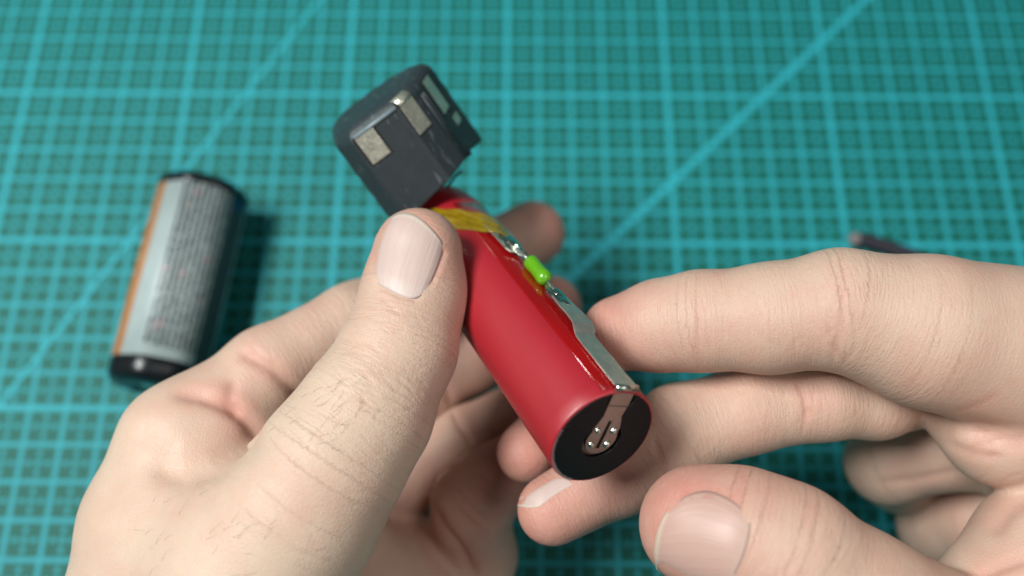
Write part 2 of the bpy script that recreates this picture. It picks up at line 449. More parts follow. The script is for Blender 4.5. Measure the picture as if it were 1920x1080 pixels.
# strip along the side, in strip coordinates: t along the cell, h height above the wrapper, half width
def sheet(bm, path, th, nw=4, flat=0.75):
    """path of (t, r, half_width, lateral) -> closed ribbon lying along the cell at the strip angle"""
    top = []; bot = []
    for (t, r, hw, lat) in path:
        a = []; b = []
        for i in range(nw + 1):
            y = lat - hw + 2 * hw * i / nw
            sag = flat * (y * y) / (2 * CRAD) * 0.0
            x_, y_ = rot2(r + th - sag, y); a.append(bm.verts.new((x_, y_, t)))
            x_, y_ = rot2(r - sag, y); b.append(bm.verts.new((x_, y_, t)))
        top.append(a); bot.append(b)
    n = len(path)
    for j in range(n - 1):
        for i in range(nw):
            bm.faces.new((top[j][i], top[j][i + 1], top[j + 1][i + 1], top[j + 1][i]))
            bm.faces.new((bot[j][i + 1], bot[j][i], bot[j + 1][i], bot[j + 1][i + 1]))
        bm.faces.new((top[j][0], top[j + 1][0], bot[j + 1][0], bot[j][0]))
        bm.faces.new((top[j + 1][nw], top[j][nw], bot[j][nw], bot[j + 1][nw]))
    for j, s in ((0, 1), (n - 1, -1)):
        for i in range(nw):
            q = (top[j][i], bot[j][i], bot[j][i + 1], top[j][i + 1])
            bm.faces.new(q if s > 0 else q[::-1])
bm = bmesh.new(); tube(bm, [(*rot2(9.6, -2.0), 0.3), (*rot2(9.6, 0), 0.3), (*rot2(9.6, 2.15), 0.3)], 0.5, 16); obj('fold', bm, M_solder, et)
SIDE = dict(strip=[(0.2, 9.4, 2.05, 0.1), (0.9, 9.55, 2.05, 0.1), (4, 9.5, 2.0, 0.12), (8, 9.6, 2.0, 0.1), (11, 9.5, 2.0, 0.2), (13.8, 9.55, 1.95, 0.25), (14.6, 9.65, 2.0, 0.45), (15.2, 9.95, 2.2, 0.7), (16.8, 10.35, 2.1, 1.0), (17.6, 10.3, 1.95, 1.05), (19.5, 10.4, 1.9, 1.0), (22, 10.2, 1.8, 1.0), (25, 10.2, 1.6, 0.9), (27.5, 10.0, 1.1, 0.8)],
            upper=[(40.5, 9.9, 1.5, 0.2), (41.6, 10.0, 2.1, 0.2), (45, 10.0, 2.3, 0.2), (49, 9.9, 2.4, 0.3), (52, 9.7, 2.3, 0.3), (55, 9.4, 2.2, 0)])
bm = bmesh.new(); sheet(bm, SIDE['strip'], 0.32); st = bevel_mod(obj('nickel_strip', bm, M_nickel, cell, False), 0.06)
bm = bmesh.new(); sheet(bm, SIDE['upper'], 0.22); su = bevel_mod(obj('nickel_strip', bm, M_nickel, cell, False), 0.06)
def blob(parent, t0, t1, r, lat, hw, hgt, seed):
    """lumpy flattened solder joint"""
    rr = random.Random(seed)
    bm = bmesh.new(); bmesh.ops.create_icosphere(bm, subdivisions=4, radius=1.0)
    ph = [(rr.uniform(-3, 3), rr.uniform(-3, 3), rr.uniform(-3, 3), rr.uniform(0, 6)) for _ in range(7)]
    for v_ in bm.verts:
        d = 1 + sum(0.075 * math.sin(a * 1.7 * v_.co.x + b * 1.7 * v_.co.y + c * 1.7 * v_.co.z + e) for a, b, c, e in ph)
        p = v_.co * d
        x_, y_ = rot2(r + p.x * hgt, lat + p.y * hw)
        v_.co = (x_, y_, (t0 + t1) / 2 + p.z * (t1 - t0) / 2)
    return obj('solder_joint', bm, M_solder, parent)
blob(st, 21.8, 28.2, 10.3, 0.9, 1.35, 0.42, 3)
blob(st, 24.6, 28.0, 10.45, 0.8, 0.8, 0.5, 9)
blob(su, 40.0, 48.6, 10.15, 0.2, 1.8, 0.55, 5)
blob(su, 40.6, 45.6, 10.45, 0.3, 1.0, 0.6, 11)
def cp(t, r, lat):
    x_, y_ = rot2(r, lat); return (x_, y_, t)
FL = 0.75
bm = bmesh.new()
prof = [(29.6, 0.3), (29.8, 0.85), (30.2, 1.3), (30.9, 1.5), (31.8, 1.42), (33.5, 1.34), (35.0, 1.42), (35.9, 1.5), (36.6, 1.3), (37.0, 0.85), (37.2, 0.3)]
tube(bm, [cp(t, 10.6, FL) for t, r in prof], [r for t, r in prof], 24)
fuse = obj('thermal_fuse', bm, M_green, cell)
bm = bmesh.new(); tube(bm, [cp(25.5, 10.5, 0.8), cp(27.5, 10.6, FL), cp(30.3, 10.6, FL)], [0.32, 0.34, 0.38], 10); obj('lead', bm, M_lead, fuse)
bm = bmesh.new(); tube(bm, [cp(36.5, 10.6, FL), cp(39.5, 10.5, 0.6), cp(43, 10.4, 0.3)], [0.38, 0.34, 0.32], 10); obj('lead', bm, M_lead, fuse)
# amber film over the flank under the strip, yellow tape round the shoulder
bm = bmesh.new(); lathe(bm, [(9.27, 0.9), (9.27, 20), (9.27, 40), (9.27, 58), (9.25, 62)], 24, math.radians(-62), math.radians(-12),
      wob=lambda r, z, a: (r + 0.05 * math.sin(5 * a + z * 0.3), z))
flm = obj('amber_film', bm, M_film, cell); sm = flm.modifiers.new('s', 'SOLIDIFY'); sm.thickness = 0.00004; sm.offset = 1
bm = bmesh.new()
def tapew(r, z, a):
    e = math.exp(-((math.degrees(a) + 38) / 17) ** 2) * 1.15
    return r + e + 0.06 * math.sin(7 * a + z) + 0.17 * math.sin(13 * a + z * 0.9) * math.sin(z * 1.3 + 6 * a), z + 4.0 - 10.0 * min(1.0, max(0.0, (math.degrees(a) + 88) / 50)) + 0.4 * math.sin(2.3 * a) + 0.25 * math.sin(11 * a + 1) + 0.8 * e
lathe(bm, [(9.45 + 0.05 * math.sin(k_), 51.4 + 0.55 * k_) for k_ in range(16)], 150, math.radians(-175), math.radians(60), wob=tapew)
tp = obj('yellow_tape', bm, M_kapton, cell); sm = tp.modifiers.new('s', 'SOLIDIFY'); sm.thickness = 0.00008; sm.offset = 1
# stub of dark wire and pale tab at the shoulder
bm = bmesh.new(); tube(bm, [(5.0, -5.5, 71.5), (8.2, -5.4, 73.0), (10.2, -5.3, 73.6)], 0.3, 8); obj('wire_stub', bm, M_dark, cell)
bm = bmesh.new(); tube(bm, [(-5.0, -7.6, 66), (-4.6, -8.4, 70), (-4.4, -9.0, 76), (-4.2, -9.2, 80)], 1.5, 8); tb = obj('pale_tab', bm, worn('pale_tab', s2l(196, 206, 190), 0.4, metal=0.3), cell)

# ------------------------------------------------------------------ black end cap hanging above the cell
ct = math.radians(25); VU = unit(np.array([0.59, 0.81, 0])) * math.cos(ct); VA = unit(np.array([VU[0], VU[1], math.sin(ct)]))
UA = unit(np.array([0.81, -0.59, 0])); UA = unit(UA - VA * (UA @ VA)); WA = np.cross(UA, VA)     # WA: towards the lens
if WA[2] > 0: WA = -WA
K0 = P(653, 263, 172.0)
CSC = 0.95
# local frame: x = UA, y = VA (down the axis), z = x cross y
ZA = np.cross(UA, VA); zs = 1.0 if ZA[2] < 0 else -1.0
cap = thing('end_cap', 'black plastic end cap with four metal contact pads above the red cell', 'battery cap', frame(K0, UA, VA, ZA))
# cross-section (u, depth towards lens); origin at the left corner of the face with two pads
SEC = [(-3.3, -6.5), (0, 0), (11.8, 0), (16.8, -3.6), (17.8, -5.0), (23.2, -15.0), (21.0, -20.5), (15.0, -24.0), (1.5, -24.0), (-3.0, -18.0)]
SEC = [(u * CSC, d * CSC) for u, d in SEC]; CLEN = 20.5 * CSC
def section(off, y, drop=0.0):
    cx = sum(p[0] for p in SEC) / len(SEC); cy = sum(p[1] for p in SEC) / len(SEC)
    out = []
    for (u, d) in SEC:
        v_ = np.array([u - cx, d - cy]); L = np.linalg.norm(v_); v_ = v_ * (L - off) / L
        out.append((cx + v_[0], y, zs * (cy + v_[1])))
    return out
bm = bmesh.new()
prof = [(5.0, -1.5), (2.2, -1.2), (0.9, -0.5), (0.1, 0.8), (0.0, 6.0), (-0.1, 12), (-0.25, CLEN), (1.1, CLEN - 0.05), (1.3, 6.0), (1.6, 1.2), (4.0, 0.9)]
rows = []
jag = random.Random(4)
for i, (off, y) in enumerate(prof):
    r = [bm.verts.new(p) for p in section(off, y)]
    if 6 <= i <= 7:
        for k, v_ in enumerate(r):
            v_.co.y += [-0.6, 0.2, -1.4, -1.8, -2.2, 0.2, 0, 0, 0, 0][k]
    rows.append(r)
n = len(SEC)
for j in range(len(rows) - 1):
    for i in range(n):
        k = (i + 1) % n
        bm.faces.new((rows[j][i], rows[j][k], rows[j + 1][k], rows[j + 1][i]))
bm.faces.new(rows[0]); bm.faces.new(rows[-1])
shell = obj('shell', bm, M_black, cap, False); bevel_mod(shell, 0.9, 3, 15)
def cap_face(i, s, y):
    """point on facet i (between section corners i and i+1) at fraction s, axial y, plus the outward normal"""
    a = np.array(SEC[i]); b = np.array(SEC[i + 1]); p = a + (b - a) * s; d = unit(b - a); nrm = np.array([-d[1], d[0]])
    return p, nrm, d
def pad(i, s0, s1, y0, y1, th=0.14):
    p0, nrm, d = cap_face(i, s0, 0); p1, _, _ = cap_face(i, s1, 0)
    bm = bmesh.new(); vs = []
    for k in (0.03, th):
        for (q, y) in ((p0, y0), (p1, y0), (p1, y1), (p0, y1)):
            r = q + nrm * (0.0 + k); vs.append(bm.verts.new((r[0], y, zs * r[1])))
    for f in ((0, 1, 2, 3), (4, 5, 6, 7), (0, 1, 5, 4), (1, 2, 6, 5), (2, 3, 7, 6), (3, 0, 4, 7)): bm.faces.new([vs[q] for q in f])
    pd = bevel_mod(obj('contact_pad', bm, M_pad, cap, False), 0.06)
    e = 0.035
    bm = bmesh.new(); vs = []
    q0, q1 = cap_face(i, s0 - e, 0)[0], cap_face(i, s1 + e, 0)[0]
    for k in (-0.3, 0.06):
        for (q, y) in ((q0, y0 - 0.3), (q1, y0 - 0.3), (q1, y1 + 0.3), (q0, y1 + 0.3)):
            r = q + nrm * k; vs.append(bm.verts.new((r[0], y, zs * r[1])))
    for f in ((0, 1, 2, 3), (4, 5, 6, 7), (0, 1, 5, 4), (1, 2, 6, 5), (2, 3, 7, 6), (3, 0, 4, 7)): bm.faces.new([vs[q] for q in f])
    obj('recess_shade', bm, M_dark, pd, False)  # raised dark plate round the pad, standing in for a recess's shade
    return pd
pad(1, 0.09, 0.46, 0.6, 6.6)
p2 = pad(2, 0.08, 0.74, 0.5, 7.4)
bm = bmesh.new(); pa_, nr_, _ = cap_face(2, 0.08, 0); pb_, _, _ = cap_face(2, 0.74, 0)
prev = None
for (o_, y) in ((0.18, 0.7), (0.14, 0.1), (-0.25, -0.35), (-0.9, -0.75), (-1.9, -1.0)):
    q0, q1 = pa_ + nr_ * o_, pb_ + nr_ * o_
    row = [bm.verts.new((q0[0], y, zs * q0[1])), bm.verts.new((q1[0], y, zs * q1[1]))]
    if prev: bm.faces.new((prev[0], prev[1], row[1], row[0]))
    prev = row
fo = obj('folded_end', bm, M_pad, p2); sm = fo.modifiers.new('s', 'SOLIDIFY'); sm.thickness = 0.00015
pad(4, 0.25, 0.60, 0.8, 8.6)
pad(4, 0.45, 0.72, 10.5, 12.6)
bm = bmesh.new(); p0, nrm, d = cap_face(1, 0.09, 0); p1, _, _ = cap_face(1, 0.97, 0)
tube(bm, [(p0[0], 0.35, zs * -0.12), (p1[0], 0.35, zs * -0.12)], 0.42, 8); obj('edge_bead', bm, worn('pale_plastic', s2l(120, 136, 142), 0.4, amt=0.3, scale=600), shell)  # paler bead along the top front edge
for (s0, o_) in ((0.04, 0.08), (0.28, 0.05)):
    p0, nrm, d = cap_face(3 if s0 < 0.1 else 4, 0.5 if s0 < 0.1 else 0.02, 0)
    bm = bmesh.new(); q = p0 + nrm * o_
    tube(bm, [(q[0], 2.0, zs * q[1]), (q[0], CLEN - 2.2, zs * q[1])], 0.28, 8); obj('ridge', bm, M_black, shell)
# dark wire end poking out of the notch
bm = bmesh.new(); p0, nrm, d = cap_face(4, 0.15, 0)
box(bm, p0[0] - 1.6, p0[0] + 0.6, CLEN - 3.5, CLEN - 1.0, min(zs * (p0[1] - 1.6), zs * (p0[1] - 0.2)), max(zs * (p0[1] - 1.6), zs * (p0[1] - 0.2)))
bevel_mod(obj('latch', bm, M_dark, cap, False), 0.2)

# ------------------------------------------------------------------ hands: distance-field sculpting
ZS = FPX / 1450.0
class Chain:
    """limb of rounded cones; nodes are (u, v, depth, radius_px) read in the photograph"""
    def __init__(self, name, nodes, k=2.0):
        self.name = name; self.k = k
        self.c = np.array([P(u, v, z * ZS) for u, v, z, r in nodes])
        self.r = np.array([r * z * ZS / FPX for u, v, z, r in nodes])
        L = np.linalg.norm(np.diff(self.c, axis=0), axis=1); self.s = np.concatenate([[0], np.cumsum(L)])
    def segs(self):
        return [(self.c[i], self.c[i + 1], self.r[i], self.r[i + 1]) for i in range(len(self.r) - 1)]
def d_cone(p, a, b, r1, r2):
    ba = b - a; l2 = float(ba @ ba); rr = r1 - r2; a2 = l2 - rr * rr; il2 = 1.0 / l2
    pa = p - a; y = pa @ ba; z = y - l2
    q = pa * l2 - y[:, None] * ba; x2 = np.einsum('ij,ij->i', q, q)
    y2 = y * y * l2; z2 = z * z * l2
    k = np.sign(rr) * rr * rr * x2
    out = (np.sqrt(x2 * a2 * il2) + y * rr) * il2 - r1
    m1 = np.sign(z) * a2 * z2 > k
    m2 = (~m1) & (np.sign(y) * a2 * y2 < k)
    out[m1] = np.sqrt(x2[m1] + z2[m1]) * il2 - r2
    out[m2] = np.sqrt(x2[m2] + y2[m2]) * il2 - r1
    return out
def smin(a, b, k):
    h = np.maximum(k - np.abs(a - b), 0) / k
    return np.minimum(a, b) - h * h * k * 0.25
def d_chain(p, ch):
    d = None
    for (a, b, r1, r2) in ch.segs():
        if np.linalg.norm(b - a) <= abs(r1 - r2) + 1e-3:
            e = np.linalg.norm(p - (a if r1 > r2 else b), axis=1) - max(r1, r2)
        else: e = d_cone(p, a, b, r1, r2)
        d = e if d is None else smin(d, e, ch.k)
    return d
def d_cell(p):
    """the held cell with its strip, as an obstacle"""
    q = p - NEAR; t = q @ AX; x = q @ B1; y = q @ B2
    rad = np.sqrt(x * x + y * y); a = np.hypot(0, 0)
    dr = rad - (CRAD + 0.08); dt = np.maximum(-t, t - 70.0)
    d = np.minimum(np.maximum(dr, dt), 0) + np.hypot(np.maximum(dr, 0), np.maximum(dt, 0))
    sx, sy = math.cos(sa), math.sin(sa)
    o_ = x * sx + y * sy; l_ = -x * sy + y * sx - 0.5
    dx = np.abs(o_ - 9.3) - 1.4; dy = np.abs(l_) - 2.6; dz = np.maximum(-t, t - 27.0)
    g = np.stack([dx, dy, dz], 1)
    e = np.minimum(g.max(1), 0) + np.linalg.norm(np.maximum(g, 0), axis=1)
    return np.minimum(d, e)
class Hand:
    def __init__(self, palm, limbs, kp=9.0, kpalm=14.0):
        self.palm = palm; self.limbs = limbs; self.kp = kp; self.kpalm = kpalm
    def field(self, p, carve=True):
        dp = None
        for ch in self.palm:
            e = d_chain(p, ch); dp = e if dp is None else smin(dp, e, self.kpalm)
        d = dp
        for ch in self.limbs:
            e = smin(dp, d_chain(p, ch), getattr(ch, 'kp', self.kp))
            d = smin(d, e, 0.5)
        if carve:
            d = -smin(-d, d_cell(p), 0.8)
        return d
    def mesh(self, vox, lo, hi):
        nx, ny, nz = [int(math.ceil((h - l) / vox)) + 1 for l, h in zip(lo, hi)]
        D = np.full((nx, ny, nz), 5.0, np.float32)
        B = 14
        cents = []; idx = []
        for i in range(0, nx, B):
            for j in range(0, ny, B):
                for k in range(0, nz, B):
                    idx.append((i, j, k)); cents.append([lo[0] + (i + B / 2) * vox, lo[1] + (j + B / 2) * vox, lo[2] + (k + B / 2) * vox])
        dc = self.field(np.array(cents))
        rad = B * vox * 0.5 * 1.75 + 4.0
        for (i, j, k), d in zip(idx, dc):
            sl = (slice(i, min(i + B, nx)), slice(j, min(j + B, ny)), slice(k, min(k + B, nz)))
            if d > rad: continue
            if d < -rad: D[sl] = -5.0; continue
            gx, gy, gz = np.meshgrid(*[lo[a] + vox * np.arange(s.start, s.stop) for a, s in enumerate(sl)], indexing='ij')
            D[sl] = self.field(np.stack([gx.ravel(), gy.ravel(), gz.ravel()], 1)).reshape(gx.shape)
        for ax in range(3):                                  # close the forearm where the grid ends
            for e_ in (0, -1):
                sl = [slice(None)] * 3; sl[ax] = e_; D[tuple(sl)] = np.maximum(D[tuple(sl)], 0.4)
        S = D < 0
        cs = [S[a:nx - 1 + a, b:ny - 1 + b, c:nz - 1 + c] for a in (0, 1) for b in (0, 1) for c in (0, 1)]
        tot = sum(c.astype(np.int8) for c in cs); act = (tot > 0) & (tot < 8)
        ai, aj, ak = np.nonzero(act); N = len(ai)
        vid = np.full(act.shape, -1, np.int64); vid[ai, aj, ak] = np.arange(N)
        acc = np.zeros((N, 3)); cnt = np.zeros(N)
        cor = [(a, b, c) for a in (0, 1) for b in (0, 1) for c in (0, 1)]
        for m in range(8):
            for n_ in range(m + 1, 8):
                A, Bc = cor[m], cor[n_]
                if sum(abs(x - y) for x, y in zip(A, Bc)) != 1: continue
                da = D[ai + A[0], aj + A[1], ak + A[2]]; db = D[ai + Bc[0], aj + Bc[1], ak + Bc[2]]
                x = (da < 0) != (db < 0)
                t = np.where(x, da / np.where(x, da - db, 1), 0)
                for ax in range(3):
                    acc[:, ax] += np.where(x, A[ax] + t * (Bc[ax] - A[ax]), 0)
                cnt += x
        V = np.array(lo) + vox * (np.stack([ai, aj, ak], 1) + acc / cnt[:, None])
        F = []
        for ax in range(3):
            s0 = [slice(None)] * 3; s1 = [slice(None)] * 3
            s0[ax] = slice(0, -1); s1[ax] = slice(1, None)
            fl = S[tuple(s0)] != S[tuple(s1)]; inside = S[tuple(s0)]
            b, c = (ax + 1) % 3, (ax + 2) % 3
            e = np.stack(np.nonzero(fl), 1)
            ok = (e[:, b] > 0) & (e[:, c] > 0) & (e[:, b] < act.shape[b]) & (e[:, c] < act.shape[c])
            e = e[ok]
            def cell_(db, dc):
                q = e.copy(); q[:, b] -= db; q[:, c] -= dc; return vid[q[:, 0], q[:, 1], q[:, 2]]
            quad = np.stack([cell_(1, 1), cell_(0, 1), cell_(0, 0), cell_(1, 0)], 1)
            ins = inside[e[:, 0], e[:, 1], e[:, 2]]
            quad[~ins] = quad[~ins][:, ::-1]
            F.append(quad)
        F = np.concatenate(F)
        for _ in range(2):                                  # settle the vertices on the surface
            g, d = self.grad(V)
            V = V - np.clip(d, -vox, vox)[:, None] * g
        return V, F
    def grad(self, V, h=0.12):
        d = self.field(V)
        g = np.stack([self.field(V + h * np.eye(3)[a]) - d for a in range(3)], 1)
        return g / np.maximum(np.linalg.norm(g, axis=1), 1e-9)[:, None], d
    def limb_coords(self, V):
        """nearest limb: index, distance along it (mm), angle round it (rad)"""
        best = np.full(len(V), 1e9); idx = np.full(len(V), -1); s = np.zeros(len(V)); th = np.zeros(len(V)); rr = np.ones(len(V))
        allc = self.limbs + self.palm
        for li, ch in enumerate(allc):
            for i, (a, b, r1, r2) in enumerate(ch.segs()):
                ba = b - a; L = np.linalg.norm(ba); ax = ba / L
                pa = V - a; t = np.clip(pa @ ax / L, 0, 1); foot = a + t[:, None] * ba
                rad = V - foot; dist = np.linalg.norm(rad, axis=1) - (r1 + (r2 - r1) * t)
                m = dist < best
                up = unit(np.cross(ax, [0.0, 0, 1])) ; vp = np.cross(ax, up)
                best[m] = dist[m]; idx[m] = li; rr[m] = (r1 + (r2 - r1) * t)[m]
                s[m] = (ch.s[i] + pa @ ax)[m]; th[m] = np.arctan2(rad @ vp, rad @ up)[m]
        return idx, s, th, rr

# left hand ---------------------------------------------------------------
L_thumb = Chain('thumb', [(783, 474, 141, 84), (776, 555, 140, 95), (748, 655, 136.5, 104), (684, 777, 133, 122), (622, 868, 131, 134), (560, 960, 131, 150), (470, 1080, 133, 185)], 3.0)
L_index = Chain('index', [(998, 438, 192, 61), (860, 512, 181, 68), (668, 612, 159, 80), (505, 700, 152, 86), (350, 830, 146, 104)], 2.5)
L_middle = Chain('middle', [(1030, 578, 186, 62), (885, 672, 180, 66), (690, 780, 174, 78), (420, 905, 162, 95)], 2.5)
L_ring = Chain('ring', [(988, 848, 150, 57), (1040, 800, 160, 58), (1030, 745, 173, 57), (872, 822, 171, 57), (775, 888, 170, 62), (560, 1000, 168, 80)], 2.5)
L_pinky = Chain('pinky', [(985, 860, 163, 60), (930, 900, 162, 66), (884, 950, 162, 74), (890, 1040, 170, 76), (860, 1140, 176, 95)], 2.5)
L_palm = [Chain('back', [(345, 840, 145, 112), (330, 990, 144, 160), (330, 1160, 145, 195), (380, 1420, 150, 230), (380, 1700, 155, 260)], 4),
          Chain('thenar', [(470, 1070, 137, 180), (430, 1260, 142, 210), (420, 1450, 150, 220)], 4),
          Chain('web', [(470, 880, 148, 82), (600, 970, 155, 90), (640, 1150, 160, 160)], 4),
          Chain('palm', [(680, 985, 178, 100), (800, 1030, 182, 100), (760, 1180, 176, 150)], 4),
          Chain('hypothenar', [(800, 1120, 172, 130), (760, 1180, 170, 150), (560, 1400, 160, 220)], 4)]
LH = Hand(L_palm, [L_thumb, L_index, L_middle, L_ring, L_pinky], kp=7.0, kpalm=12.0)
L_thumb.kp = 5.0; L_ring.kp = 3.0; L_pinky.kp = 3.0; L_middle.kp = 4.0

# right hand ---------------------------------------------------------------
R_index = Chain('index', [(1160, 625, 143, 70), (1240, 610, 140, 84), (1312, 602, 137.5, 92), (1440, 597, 135, 101), (1575, 580, 133, 111), (1740, 622, 133, 141), (1960, 670, 136, 165)], 2.0)
R_middle = Chain('middle', [(1036, 956, 140, 66), (1160, 888, 142, 76), (1275, 808, 143, 86), (1400, 768, 143, 80), (1540, 750, 143, 74), (1640, 745, 145, 76), (1750, 715, 152, 80), (1950, 720, 155, 120)], 2.0)
R_thumb = Chain('thumb', [(1312, 985, 123, 113), (1390, 1005, 121, 122), (1475, 1042, 120, 130), (1605, 1150, 121, 150), (1800, 1290, 126, 200)], 3.0)
R_ring = Chain('ring', [(1790, 905, 182, 66), (1690, 885, 176, 74), (1668, 866, 166, 78), (1760, 842, 160, 76), (1960, 820, 158, 110)], 2.0)
R_pinky = Chain('pinky', [(1860, 960, 186, 60), (1770, 985, 176, 80), (1850, 975, 168, 85), (2020, 940, 160, 110)], 2.0)
R_palm = [Chain('lobe', [(1795, 778, 142, 58), (1880, 800, 138, 104), (1990, 790, 142, 130), (2200, 900, 150, 220)], 2.5),
          Chain('thenar', [(1860, 1135, 131, 112), (1995, 1058, 135, 158), (2150, 1060, 142, 220)], 3),
          Chain('wrist', [(2150, 950, 145, 260), (2500, 1150, 150, 280), (2900, 1350, 155, 300)], 4)]
RH = Hand(R_palm, [R_index, R_middle, R_thumb, R_ring, R_pinky], kp=2.0, kpalm=2.0)

LH.flush = dict(index=0.2, middle=0.4, ring=0.4, pinky=0.45, hypothenar=0.4, palm=0.4, web=0.15, thumb=0.0, back=0.05, thenar=0.05)
RH.flush = dict(index=0.2, middle=0.28, ring=0.25, pinky=0.25, thumb=0.16, lobe=0.2, thenar=0.2, wrist=0.15)


def raw_mesh(name, co, F):
    me = bpy.data.meshes.new(name)
    me.vertices.add(len(co)); me.vertices.foreach_set('co', co.astype(np.float32).ravel())
    me.loops.add(F.size); me.loops.foreach_set('vertex_index', F.astype(np.int32).ravel())
    me.polygons.add(len(F)); me.polygons.foreach_set('loop_start', np.arange(0, F.size, 4, dtype=np.int32))
    me.update(calc_edges=True); me.validate()
    return me
def make_hand(name, H, lo, hi, label, mat, vox, base, strokes):
    V, F = H.mesh(vox, lo, hi)
    tmp = bpy.data.objects.new('tmp', raw_mesh('tmp', V, F)); sc.collection.objects.link(tmp)
    sm_ = tmp.modifiers.new('s', 'SUBSURF'); sm_.levels = 1; sm_.render_levels = 1
    dg = bpy.context.evaluated_depsgraph_get()
    fine_ = bpy.data.meshes.new_from_object(tmp.evaluated_get(dg))
    bpy.data.objects.remove(tmp)
    V = np.empty(len(fine_.vertices) * 3, np.float32); fine_.vertices.foreach_get('co', V); V = V.reshape(-1, 3).astype(float)
    g = np.empty(len(fine_.vertices) * 3, np.float32); fine_.vertices.foreach_get('normal', g); g = g.reshape(-1, 3).astype(float)
    idx, s, th, rr = H.limb_coords(V)
    V, red = sculpt(H, V, g, idx, s, th, rr, strokes)
    nl = len(H.limbs); ends = np.array([c.s[-1] for c in H.limbs] + [0.0] * len(H.palm))
    wm = np.where(idx < nl, np.clip((ends[idx] - s) / 22.0 - 0.35, 0, 1), 0.0)
    ed = np.empty(len(fine_.edges) * 2, np.int32); fine_.edges.foreach_get('vertices', ed); ed = ed.reshape(-1, 2)
    deg = np.bincount(ed.ravel(), minlength=len(V)).astype(float)
    def relax(x, it):
        for _ in range(it):
            x = 0.5 * x + 0.5 * (np.bincount(ed[:, 0], x[ed[:, 1]], len(V)) + np.bincount(ed[:, 1], x[ed[:, 0]], len(V))) / deg
        return x
    tone = relax(np.array([H.flush.get(c.name, 0.0) for c in H.limbs + H.palm])[idx], 60)
    red = np.clip(red + tone, 0, 1.2); wm = relax(wm, 30)
    Wd = (W(V) - W(base)) * MM
    me = fine_; me.name = name
    me.vertices.foreach_set('co', Wd.astype(np.float32).ravel()); me.update()
    me.polygons.foreach_set('use_smooth', [True] * len(me.polygons))
    a = me.attributes.new('limb', 'FLOAT_VECTOR', 'POINT')
    a.data.foreach_set('vector', np.stack([s, np.sin(th) * rr + idx * 37.0, np.cos(th) * rr], 1).astype(np.float32).ravel())
    a = me.attributes.new('fold', 'FLOAT', 'POINT'); a.data.foreach_set('value', wm.astype(np.float32))
    a = me.attributes.new('flush', 'FLOAT', 'POINT'); a.data.foreach_set('value', red.astype(np.float32))
    me.materials.clear(); me.materials.append(mat)
    o = link(bpy.data.objects.new(name, me)); o.location = Vector((W(base) * MM).tolist())
    tag(o, label, 'hand')
    o['n'] = len(V); del o['n']
    return o

def polydist(q, pl):
    """distance of pixels q to the polyline pl, and fraction along it"""
    best = np.full(len(q), 1e9); fr = np.zeros(len(q)); pl = np.array(pl, float)
    n = len(pl) - 1
    for i in range(n):
        a, b = pl[i], pl[i + 1]; ab = b - a
        t = np.clip(((q - a) @ ab) / (ab @ ab), 0, 1); d = np.linalg.norm(q - a - t[:, None] * ab, axis=1)
        m = d < best; best[m] = d[m]; fr[m] = ((i + t) / n)[m]
    return best, fr
def sculpt(H, V, g, idx, s, th, rr, strokes):
    q = PX(V); names = [c.name for c in H.limbs + H.palm]
    facing = -np.einsum('ij,ij->i', g, V / np.linalg.norm(V, axis=1)[:, None])
    disp = np.zeros(len(V)); red = np.zeros(len(V))
    for st_ in strokes:
        limbs, pl, width, depth = st_[:4]; flush = st_[4] if len(st_) > 4 else 0.4
        m = facing > -0.15
        if limbs: m &= np.isin(idx, [names.index(n_) for n_ in limbs])
        pa_ = np.array(pl); mg = 5 * width
        m &= (q[:, 0] > pa_[:, 0].min() - mg) & (q[:, 0] < pa_[:, 0].max() + mg) & (q[:, 1] > pa_[:, 1].min() - mg) & (q[:, 1] < pa_[:, 1].max() + mg)
        sel = np.nonzero(m)[0]
        if len(sel) == 0: continue
        d, fr = polydist(q[sel], pl)
        opn = len(st_) > 5 and st_[5]                        # open: the crease runs on under something at its far end
        fade = np.clip(fr * 4 + 0.1, 0, 1) if opn else np.clip(np.minimum(fr, 1 - fr) * 4, 0, 1)
        fade = fade * fade * (3 - 2 * fade)
        k = np.exp(-(d / width) ** 2) * fade
        disp[sel] -= depth * k
        # flesh swells a little on both sides of a crease
        disp[sel] += (0.05 if opn else 0.09) * depth * np.exp(-((d - 2.4 * width) / (1.5 * width)) ** 2) * fade
        red[sel] += 0.55 * flush * np.exp(-(d / (2.0 * width)) ** 2) * fade
    for ch_i, ch in enumerate(H.limbs + H.palm):             # pads and fingertips are pinker than the back of the hand
        m = idx == ch_i
        if ch_i >= len(H.limbs): continue
        red[m] += 0.55 * np.exp(-np.clip(s[m], 0, None) / 9.0)
    return V + g * disp[:, None], np.clip(red, 0, 1.2)

